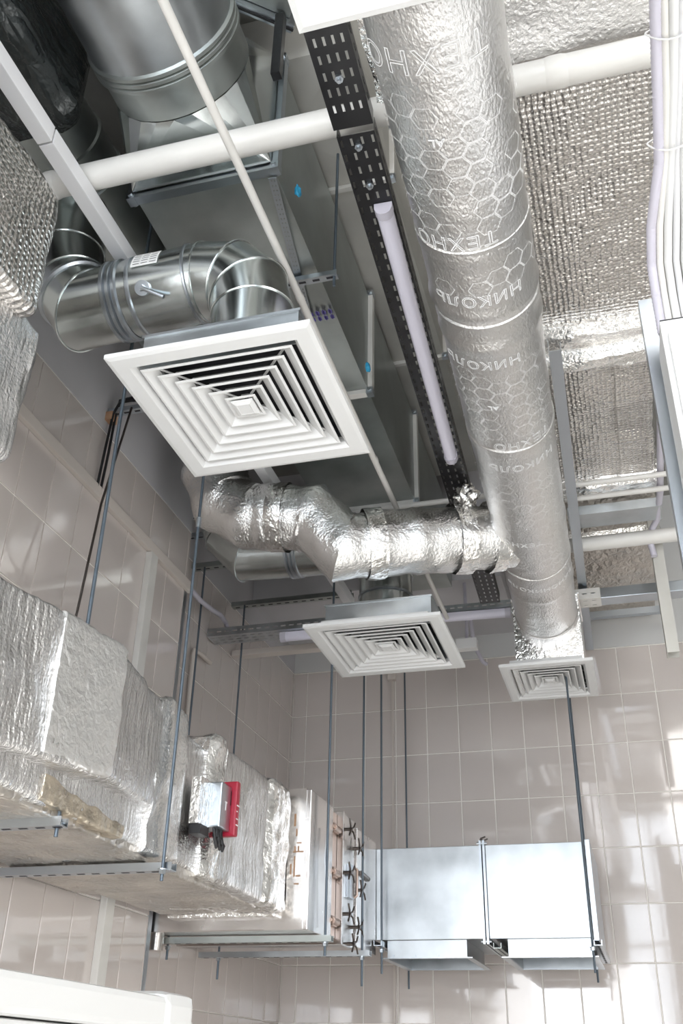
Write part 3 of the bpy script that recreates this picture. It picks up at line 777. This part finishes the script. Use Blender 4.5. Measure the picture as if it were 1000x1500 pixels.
# ------------------------------------------------------------------ LOWER FOIL DUCT ALONG THE LEFT WALL
LF = thing('rectangular_foil_duct', 'large crumpled foil-wrapped rectangular duct along the left wall', 'duct', (-1.65, 3, .8))
NSUB = (22, 18)
foil_duct('foil_wrap', [(1.2, -1.88, -1.41, .58, 1.03), (2.75, -1.88, -1.41, .58, 1.03)], 'foil_rib', LF, .010, 8, .022, .025, 1)
foil_duct('foil_bulge', [(1.50, -1.80, -1.40, .65, 1.035), (1.95, -1.80, -1.375, .655, 1.04), (2.33, -1.80, -1.325, .67, 1.045), (2.36, -1.80, -1.322, .68, 1.045), (2.40, -1.80, -1.345, .69, 1.04), (2.78, -1.80, -1.392, .70, 1.03)], 'foil_rib', LF, .010, 9, .022, .015, 3)
foil_duct('foil_tape_corner', [(2.08, -1.60, -1.352, .668, 1.046), (2.22, -1.60, -1.334, .674, 1.048), (2.34, -1.60, -1.316, .675, 1.052), (2.365, -1.60, -1.318, .68, 1.05)], 'foil_smooth', LF, .006, 18, .015, .012, 5)
foil_duct('foil_wrap', [(2.75, -1.88, -1.39, .57, 1.035), (2.80, -1.88, -1.375, .565, 1.06), (2.93, -1.88, -1.375, .565, 1.055), (2.98, -1.88, -1.40, .57, 1.02)], 'foil', LF, .014, 12, .016, .02, 7)
foil_duct('foil_wrap', [(2.98, -1.88, -1.405, .575, 1.0), (3.22, -1.88, -1.405, .575, 1.0)], 'foil_rib', LF, .010, 9, .02, .02, 9)
foil_duct('foil_strap', [(3.16, -1.86, -1.395, .565, 1.03), (3.19, -1.86, -1.375, .56, 1.05), (3.26, -1.86, -1.375, .56, 1.05), (3.29, -1.86, -1.395, .565, 1.03)], 'foil_tape', LF, .014, 16, .010, .015, 10)
foil_duct('foil_wrap', [(3.28, -1.88, -1.375, .565, 1.03), (3.70, -1.88, -1.37, .56, 1.035), (3.72, -1.88, -1.385, .57, 1.02)], 'foil_rib', LF, .010, 9, .02, .02, 12)
foil_duct('foil_end_roll', [(3.72, -1.86, -1.385, .575, 1.015), (3.75, -1.88, -1.36, .56, 1.04), (3.93, -1.88, -1.355, .555, 1.04), (3.985, -1.86, -1.375, .575, 1.02)], 'foil_tape', LF, .012, 14, .014, .02, 14)
foil_duct('dull_underside', [(1.2, -1.885, -1.43, .568, .60), (2.7, -1.885, -1.43, .562, .60), (2.9, -1.91, -1.42, .545, .60), (3.3, -1.92, -1.42, .545, .60), (3.4, -1.89, -1.42, .555, .60), (3.9, -1.88, -1.42, .555, .60)], 'foil_under', LF, .010, 9, .03, .008, 16)  # underside sheet in the greyer, duller foil colour
foil_duct('rust_patch', [(2.18, -1.44, -1.403, .585, .645), (2.62, -1.44, -1.399, .575, .615)], 'rust', LF, .010, 14, .02, .008, 2)
# actuator with red cover
AC = thing('damper_actuator', 'small grey control box with red cover mounted on the foil duct', 'actuator', (-1.36, 3.2, .8))
link('mounting_plate', bx(-1.385, -1.352, 3.02, 3.12, .705, .86, bev=.003), 'foil_tape', AC)
link('housing', bx(-1.375, -1.315, 3.115, 3.205, .712, .862, bev=.005), 'zinc', AC)
rc = link('red_cover', bx(-1.375, -1.295, 3.206, 3.235, .700, .885, bev=.006), 'red', AC)
tag(rc, 'red cover', None)
link('knob', bx(-1.325, -1.315, 3.196, 3.205, .80, .85), 'blackp', rc)
bm = nb()
for a in (0, .03, .055):
    sweep(bm, [(-1.34, 3.13 + a, .712), (-1.335, 3.13 + a * 1.2, .68), (-1.335, 3.15 + a, .655), (-1.34, 3.17 + a, .67), (-1.36, 3.18 + a, .70)], .006, 8)
box(bm, -1.385, -1.345, 3.03, 3.10, .675, .705); cyl(bm, (-1.34, 3.15, .712), (-1.34, 3.15, .685), .010, 8); cyl(bm, (-1.34, 3.185, .712), (-1.34, 3.185, .685), .010, 8)
link('cable_gland', bm, 'blackp', AC)
pr = nb()
for k, (zz, ln) in enumerate(((.80, .028), (.78, .012), (.755, .02), (.735, .026))): box(pr, -1.2952, -1.2942, 3.209, 3.209 + ln * .8, zz, zz + .004)
box(pr, -1.3152, -1.3142, 3.15, 3.17, .80, .803); box(pr, -1.3152, -1.3142, 3.156, 3.162, .775, .80)
link('cover_print', pr, 'print', rc)

# ------------------------------------------------------------------ STAINLESS FILTER BOX
FB = thing('filter_housing', 'stainless steel housing with wing bolts between foil duct and back-wall duct', 'housing', (-1.65, 4.5, .5))
link('casing', bx(-2.05, -1.28, 4.0, 4.33, .50, 1.052, bev=.004), 'steel', FB)
link('casing', bx(-2.05, -1.295, 4.335, 4.44, .52, 1.045), 'brass', FB)
link('clamp_plate', bx(-2.04, -1.265, 4.445, 4.47, .495, 1.06, bev=.001), 'steel', FB)
link('casing', bx(-2.04, -1.29, 4.475, 4.72, .51, 1.05, bev=.003), 'steel', FB)
link('casing', bx(-2.04, -1.275, 4.725, 5.095, .515, 1.045, bev=.003), 'steel', FB)
link('access_panel', bx(-1.2905, -1.272, 4.475, 4.66, .50, 1.058, bev=.002), 'steel', FB)
link('seam_strip', bx(-1.46, -1.30, 3.994, 3.9995, .50, 1.055), 'steel', FB)
link('duct_sleeve', bx(-1.87, -1.40, 3.955, 3.998, .545, 1.03, bev=.01), 'foil_tape', FB)
for z in (.58, .78, .97):
    bm = nb(); cyl(bm, (-1.282, 4.345, z), (-1.282, 4.425, z), .016, 10); cyl(bm, (-1.282, 4.33, z), (-1.282, 4.44, z), .008, 8); box(bm, -1.295, -1.28, 4.35, 4.42, z - .02, z + .02)
    link('hinge', bm, 'brass', FB, True)


def wing(y, z, s=1.0, rot=0):
    bm = nb(); x = -1.272
    cyl(bm, (x, y, z), (x + .035 * s, y, z), .008, 8)
    for sg in (1, -1):
        a = rot
        for b in (-1, 1):
            p0 = Vector((x + .026 * s, y, z)); p1 = Vector((x + .034 * s, y + sg * .025 * s, z + b * .012 * s)); p2 = Vector((x + .034 * s, y + sg * .048 * s, z + b * .036 * s))
            sweep(bm, [p0, p1, p2], .0042, 6)
    link('wing_bolt', bm, 'dark_bolt', FB, True)


for y, z in ((4.50, .99), (4.66, .935), (4.50, .80), (4.70, .755), (4.50, .625), (4.66, .59), (4.57, .51)): wing(y, z)
hb = nb(); box(hb, -1.271, -1.255, 4.53, 4.60, .70, .845); link('handle_plate', hb, 'zinc', FB)
link('handle', sweep(nb(), [(-1.258, 4.62, .84), (-1.245, 4.62, .83), (-1.245, 4.62, .72), (-1.258, 4.62, .71)], .006, 8), 'brass', FB, True)
link('latch', cyl(nb(), (-1.27, 4.78, .845), (-1.27, 4.92, .84), .012, 10), 'dark_bolt', FB, True)
wr = nb(); sweep(wr, [(-1.262, 4.18, .93), (-1.262, 4.16, .80), (-1.258, 4.175, .68), (-1.262, 4.19, .53)], .003, 6)
link('wire', wr, 'zinc', FB, True)
mk = nb()
for k, (x, z, w2, h2) in enumerate(((-1.35, .90, .008, .05), (-1.34, .86, .006, .03), (-1.335, .83, .02, .005), (-1.35, .795, .045, .005), (-1.345, .80, .006, .02), (-1.33, .80, .006, .02), (-1.345, .70, .006, .08), (-1.36, .71, .006, .04), (-1.335, .70, .02, .006), (-1.34, .67, .02, .005))):
    box(mk, x, x + w2, 3.9925, 3.9935, z, z + h2, mtx=None)
link('marker_scribble', mk, 'orange', FB)

# ------------------------------------------------------------------ GALVANISED DUCT ON THE BACK WALL
GD = thing('rectangular_duct', 'bright galvanised rectangular duct with two outlets against the back wall', 'duct', (-.75, 5.4, .58))
GY0, GY1, GZ0, GZ1 = 5.105, 5.80, .585, 1.018
link('duct_section', bx(-1.289, -.745, GY0, GY1, GZ0, GZ1, bev=.002), 'galv', GD)
link('duct_section', bx(-.715, -.232, GY0, GY1, GZ0, GZ1, bev=.002), 'galv', GD)
link('end_cap', bx(-.230, -.205, GY0 - .005, GY1 + .005, GZ0 - .015, GZ1 + .01, bev=.002), 'zinc', GD)
fb = nb()
for a, b in ((-.744, -.733), (-.727, -.716)):
    box(fb, a, b, GY0 - .02, GY1 + .02, GZ0 - .025, GZ0 + .002); box(fb, a, b, GY0 - .02, GY1 + .02, GZ1 - .002, GZ1 + .02); box(fb, a, b, GY0 - .02, GY0 + .002, GZ0, GZ1); box(fb, a, b, GY1 - .002, GY1 + .02, GZ0, GZ1)
fl = link('flange', fb, 'zinc', GD)
for zz in (GZ1 + .008, GZ0 - .012): link('bolt', cyl(nb(), (-.755, GY0 - .01, zz), (-.705, GY0 - .01, zz), .006, 6), 'zinc', fl)
link('wing_bolt', sweep(sweep(nb(), [(-.75, GY0 + .02, GZ1 + .01), (-.735, GY0 + .01, GZ1 + .035), (-.715, GY0 + .02, GZ1 + .045)], .004, 6), [(-.735, GY0 + .01, GZ1 + .035), (-.725, GY0, GZ1 + .02), (-.70, GY0, GZ1 + .03)], .004, 6), 'dark_bolt', fl)
for x0, x1 in ((-1.222, -.83), (-.632, -.245)):
    t_ = .004; zb = .505; o_ = nb(); ya, yb = GY0 + .02, GY0 + .58
    box(o_, x0, x0 + t_, ya, yb, zb, GZ0 - .001); box(o_, x1 - t_, x1, ya, yb, zb, GZ0 - .001); box(o_, x0 + t_, x1 - t_, ya, ya + t_, zb, GZ0 - .001); box(o_, x0 + t_, x1 - t_, yb - t_, yb, zb, GZ0 - .001)
    out = link('outlet', o_, 'galv', GD)
    f_ = nb(); w_ = .03
    box(f_, x0 - w_, x1 + w_, ya - w_, ya + .002, zb - .004, zb); box(f_, x0 - w_, x1 + w_, yb - .002, yb + w_, zb - .004, zb); box(f_, x0 - w_, x0 + .002, ya, yb, zb - .004, zb); box(f_, x1 - .002, x1 + w_, ya, yb, zb - .004, zb)
    link('outlet_flange', f_, 'zinc', out)
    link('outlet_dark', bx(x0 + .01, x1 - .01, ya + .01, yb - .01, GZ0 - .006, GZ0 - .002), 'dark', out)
    for k in range(4): link('rivet', cyl(nb(), (x0 + .03 + k * (x1 - x0 - .06) / 3, ya - .001, zb + .012), (x0 + .03 + k * (x1 - x0 - .06) / 3, ya - .006, zb + .012), .005, 6), 'zinc', out)
# dark duct behind the filter housing leading back
# ------------------------------------------------------------------ RODS AND STRUTS


def rod(x, y, z0, z1, lab, r_=.0055, dx=0, dy=0, m='rod'):
    t = thing('threaded_rod', lab, 'rod', (x, y, z0))
    link('rod_shaft', cyl(nb(), (x, y, z0), (x + dx, y + dy, z1), r_, 8), m, t, True)
    return t


def nut(t, x, y, z): link('nut', cyl(cyl(nb(), (x, y, z - .006), (x, y, z + .006), .011, 6), (x, y, z + .006), (x, y, z + .009), .015, 12), 'zinc', t)


def strut(x0, x1, y, z, lab, s=.038, m='zinc', along='x'):
    bm = nb(); h = s / 2; t_ = .003
    if along == 'x':
        box(bm, x0, x1, y - h, y + h, z - t_, z); box(bm, x0, x1, y - h, y - h + t_, z, z + s * .55); box(bm, x0, x1, y + h - t_, y + h, z, z + s * .55)
    else:
        box(bm, y - h, y + h, x0, x1, z - t_, z); box(bm, y - h, y - h + t_, x0, x1, z, z + s * .55); box(bm, y + h - t_, y + h, x0, x1, z, z + s * .55)
    o = thing('strut_channel', lab, 'strut', ((x0 + x1) / 2, y, z) if along == 'x' else (y, (x0 + x1) / 2, z))
    link('channel_body', bm, m, o)
    b2 = nb(); n_ = int((x1 - x0) / .05)
    for k in range(n_):
        a = x0 + .02 + k * .05
        if along == 'x': box(b2, a, a + .025, y - .005, y + .005, z - t_ - .0008, z - t_ + .0004)
        else: box(b2, y - .005, y + .005, a, a + .025, z - t_ - .0008, z - t_ + .0004)
    sl = link('slot', b2, 'dark', o); sl['kind'] = 'stuff'
    return o


t = rod(-1.352, 2.80, .49, 3.39, 'threaded rod in front of the left-wall foil duct, by the large diffuser corner'); nut(t, -1.352, 2.80, .515)
link('rod_coupler', cyl(nb(), (-1.352, 2.80, 1.68), (-1.352, 2.80, 1.72), .010, 8), 'zinc', t, True)
rod(-1.415, 2.285, .95, 3.39, 'threaded rod dipping into the brightly taped part of the foil duct', .006)
t = rod(-1.425, 2.31, .52, .60, 'short rod end with nut below the duct at the left edge'); nut(t, -1.425, 2.31, .548)
t = rod(-1.25, 4.15, .42, 3.39, 'threaded rod in front of the stainless housing, first from the left'); nut(t, -1.25, 4.15, .462)
t = rod(-1.24, 4.70, .35, 3.39, 'threaded rod crossing the wing bolts of the stainless housing'); nut(t, -1.24, 4.70, .463)
t = rod(-1.235, 5.055, .43, 2.51, 'threaded rod at the near left corner of the back-wall duct'); nut(t, -1.235, 5.055, .53)
rod(-1.272, 5.83, .42, 2.51, 'threaded rod behind the left end of the back-wall duct')
t = rod(-.236, 5.06, .43, 2.53, 'threaded rod in front of the right end of the back-wall duct'); nut(t, -.236, 5.06, .53)
rod(-.262, 5.83, .45, 2.56, 'threaded rod behind the right end of the back-wall duct')
t = rod(-1.985, 4.24, .42, 2.30, 'threaded rod hanging from the nearer wall bracket behind the left wall corner'); nut(t, -1.985, 4.24, .465)
t = rod(-1.935, 4.70, .38, 2.28, 'threaded rod hanging from the farther wall bracket at the left'); nut(t, -1.935, 4.70, .465)
rod(-.762, 2.44, 2.36, 3.02, 'short bluish rod holding the strap beside the big overhead duct')
strut(-1.90, -1.40, 2.30, .545, 'strut under the foil duct at the left edge of the photo')
strut(-1.92, -1.33, 2.83, .525, 'slotted strut under the foil duct in the middle of its length')
strut(-2.03, -1.22, 4.15, .475, 'strut carrying the front of the stainless housing', m='galv_dark')
strut(-2.03, -1.20, 4.70, .475, 'strut carrying the rear of the stainless housing', m='galv')
strut(5.03, 5.86, -1.25, .555, 'strut under the left end of the back-wall duct', along='y')
strut(5.10, 5.84, -.68, .545, 'strut under the middle joint of the back-wall duct', along='y', m='galv_dark')
strut(5.03, 5.86, -.21, .545, 'strut under the right end of the back-wall duct', along='y')
strut(-1.36, -.75, 2.44, 2.405, 'short slotted strut under the big overhead duct, beside the thin conduit', s=.03)
strut(XF, -1.35, 4.85, 2.345, 'dark wall bracket at the far left, nearest the back wall', s=.045, m='galv_dark')
strut(XF, -1.50, 4.28, 2.315, 'dark wall bracket just behind the left wall corner', s=.045, m='galv_dark')
strut(XF, -1.6, 4.16, 2.44, 'pale channel above the bracket behind the left wall corner', s=.035, m='zinc')
strut(XF, -1.6, 4.06, 2.50, 'pale channel highest of the three behind the left wall corner', s=.035, m='pvc_lilac')
WBk = strut(XN, -1.45, 3.06, 2.455, 'steel wall bracket with black cables looped over its end', s=.035)
link('wall_plug', bx(XN - .0009, XN + .03, 3.03, 3.08, 2.41, 2.45), 'wood', WBk)
# perforated strap and blue tape on the overhead duct
st = nb(); perforated(st, .66, .026, .01, [-.005, .005], .02, .007, .004, side=False)
tag(link('perforated_strap', place(st, (-.835, 1.995, 2.425), (-.915, 2.60, 2.432)), 'zinc', None), 'perforated metal strap hanging below the big overhead duct', 'strap')
for (x, y, z), lab in (((-.80, 2.12, 2.49), 'scrap of blue tape by the perforated strap on the overhead duct'), ((-.804, 3.05, 2.48), 'scrap of blue tape by the middle flange of the overhead duct')):
    bm = nb(); bmesh.ops.create_icosphere(bm, subdivisions=2, radius=.022)
    for v in bm.verts: v.co = v.co * (1 + .5 * noise.noise(v.co * 60 + Vector((y, 0, 0)))); v.co.x *= .45; v.co += Vector((x + .006, y, z))
    tag(link('tape_scrap', bm, 'blue', None), lab, 'tape')
pt = nb()
for k in range(14):
    x0 = -.99 + (k % 7) * .024; y0 = 2.64 + (k // 7) * .03
    box(pt, x0, x0 + .014, y0, y0 + .018, 2.4405, 2.4415); box(pt, x0 + .004, x0 + .008, y0 - .006, y0 + .022, 2.4405, 2.4412)
link('purple_stamp', pt, 'purple', A1)
# flexible conduit, wall trunking, black cables
tag(link('wall_trunking', bx(XN + .0005, XN + .022, 2.1, 4.0, 2.035, 2.085, bev=.002), 'beige', None), 'horizontal beige cable trunking along the left wall', 'trunking')
tag(link('wall_trunking', bx(XN + .0005, XN + .03, 3.535, 3.60, -1.5, 2.030, bev=.002), 'pvc', None), 'upright white cable trunking on the left wall', 'trunking')
fx = subdiv([(-1.94, 4.0, 2.06), (-1.95, 4.15, 2.065), (-1.96, 4.32, 2.09), (-1.97, 4.46, 2.12), (-1.98, 4.56, 2.12), (-1.98, 4.60, 2.09), (-1.98, 4.59, 2.05)], .008)
tag(link('conduit', sweep(nb(), fx, .012, 10, rf=lambda i: 1 + .1 * (i % 2)), 'lampcap', None, True), 'grey flexible conduit curving from the wall trunking to the galvanised tray', 'conduit')
for k in range(2):
    pts = [(-1.935, 3.03 + .03 * k, 2.05), (-1.925, 3.03 + .03 * k, 2.25), (-1.92, 3.04 + .02 * k, 2.44), (-1.90, 3.045, 2.50 + .01 * k), (-1.85, 3.05, 2.505 + .015 * k), (-1.75, 3.05, 2.488 + .008 * k), (-1.6, 3.055 + .01 * k, 2.482), (-1.48, 3.06 + .01 * k, 2.482)]
    tag(link('cable', sweep(nb(), pts, .006, 8), 'blackp', None, True), ('black cable looping over the steel wall bracket, right-hand one', 'black cable looping over the steel wall bracket, left-hand one')[k], 'cable')
tag(link('cable', sweep(nb(), [(-1.83, 3.03, 2.45), (-1.82, 2.9, 1.9), (-1.81, 2.84, 1.4), (-1.80, 2.83, 1.02)], .005, 8), 'dark_bolt', None, True), 'thin dark braided cable hanging from the wall bracket to the foil duct', 'cable')
# beige batten below the galvanised tray
tag(link('batten', bx(-2.06, -1.30, 4.86, 4.92, 2.05, 2.085, bev=.003), 'beige', None), 'long beige batten below the galvanised tray at the back left', 'batten')
sg = nb(); box(sg, -.83, -.71, 5.16, 5.22, 2.10, 2.16, bev=.004); tag(link('junction_box', sg, 'white', None), 'small white box hanging right of the second diffuser', 'box')
tag(link('conduit', sweep(nb(), [(-.77, 5.2, 2.16), (-.77, 5.22, 2.30), (-.77, 5.2, 2.52)], .01, 8), 'lampcap', None, True), 'short conduit above the small white box at the back', 'conduit')
tag(link('conduit', sweep(nb(), [(-.80, 5.55, 2.52), (-.79, 5.62, 2.30), (-.75, 5.68, 2.21), (-.73, 5.70, 2.20)], .012, 8), 'lampcap', None, True), 'bent grey tube end just right of the second diffuser', 'conduit')
# white housing bottom left
WH = thing('white_housing', 'smooth white appliance housing in the bottom left corner', 'housing', (-1.1, 1.4, -1.55))
link('lower_body', bx(-1.35, -.915, .6, 2.04, -1.55, .066, bev=.01), 'white', WH)
link('top_panel', bx(-1.36, -.90, .6, 2.0, .068, .128, bev=.012), 'white', WH)
link('end_lip', bx(-1.36, -.895, 1.93, 2.075, .0, .138, bev=.025), 'white', WH)
t = thing('small_cabinet', 'cream box edge just behind the white housing', 'cabinet', (-1.45, 2.9, -1.55))
link('body', bx(-1.62, -1.30, 2.6, 3.0, -1.55, .13, bev=.006), 'pvc', t)

# small things
tag(link('pipe', sweep(nb(), [(-2.045, 4.33, .55), (-2.045, 4.33, 1.85), (-2.045, 4.34, 1.88), (-2.045, 4.40, 1.89), (-2.045, 4.55, 1.89)], .012, 10), 'beige', None, True), 'thin beige pipe on the recessed left wall, turning near the galvanised tray', 'pipe')
link('drain_stub', cyl(nb(), (-1.97, 4.09, .44), (-1.97, 4.09, .50), .032, 20), 'steel', FB, True)
tag(link('trunking_clip', box(bx(-1.415, -1.365, 5.955, 5.999, 2.25, 2.30, bev=.004), -1.396, -1.384, 5.99, 5.999, .2, 2.25), 'beige', None), 'small beige trunking drop on the back wall under the second diffuser', 'trunking')
bm = nb(); bmesh.ops.create_icosphere(bm, subdivisions=4, radius=.05)
for v in bm.verts: v.co = v.co * (1 + .5 * noise.noise(v.co * 45)); v.co += Vector((-.515, 3.66, 2.19))
tag(link('foil_scrap', bm, 'foil_tape', None, True), 'crumpled wad of foil between the black tray and the foil branch duct', 'foil')
link('wrap_fold', loft(nb(), [[(.155 + .006 * noise.noise(Vector((0, y * 7, 0))) + a, y, z) for a, z in ((-.006, 2.56), (0, 2.532), (.006, 2.56))] for y in [3.36 + .03 * k for k in range(32)]]), 'foil_tape', FR, True)
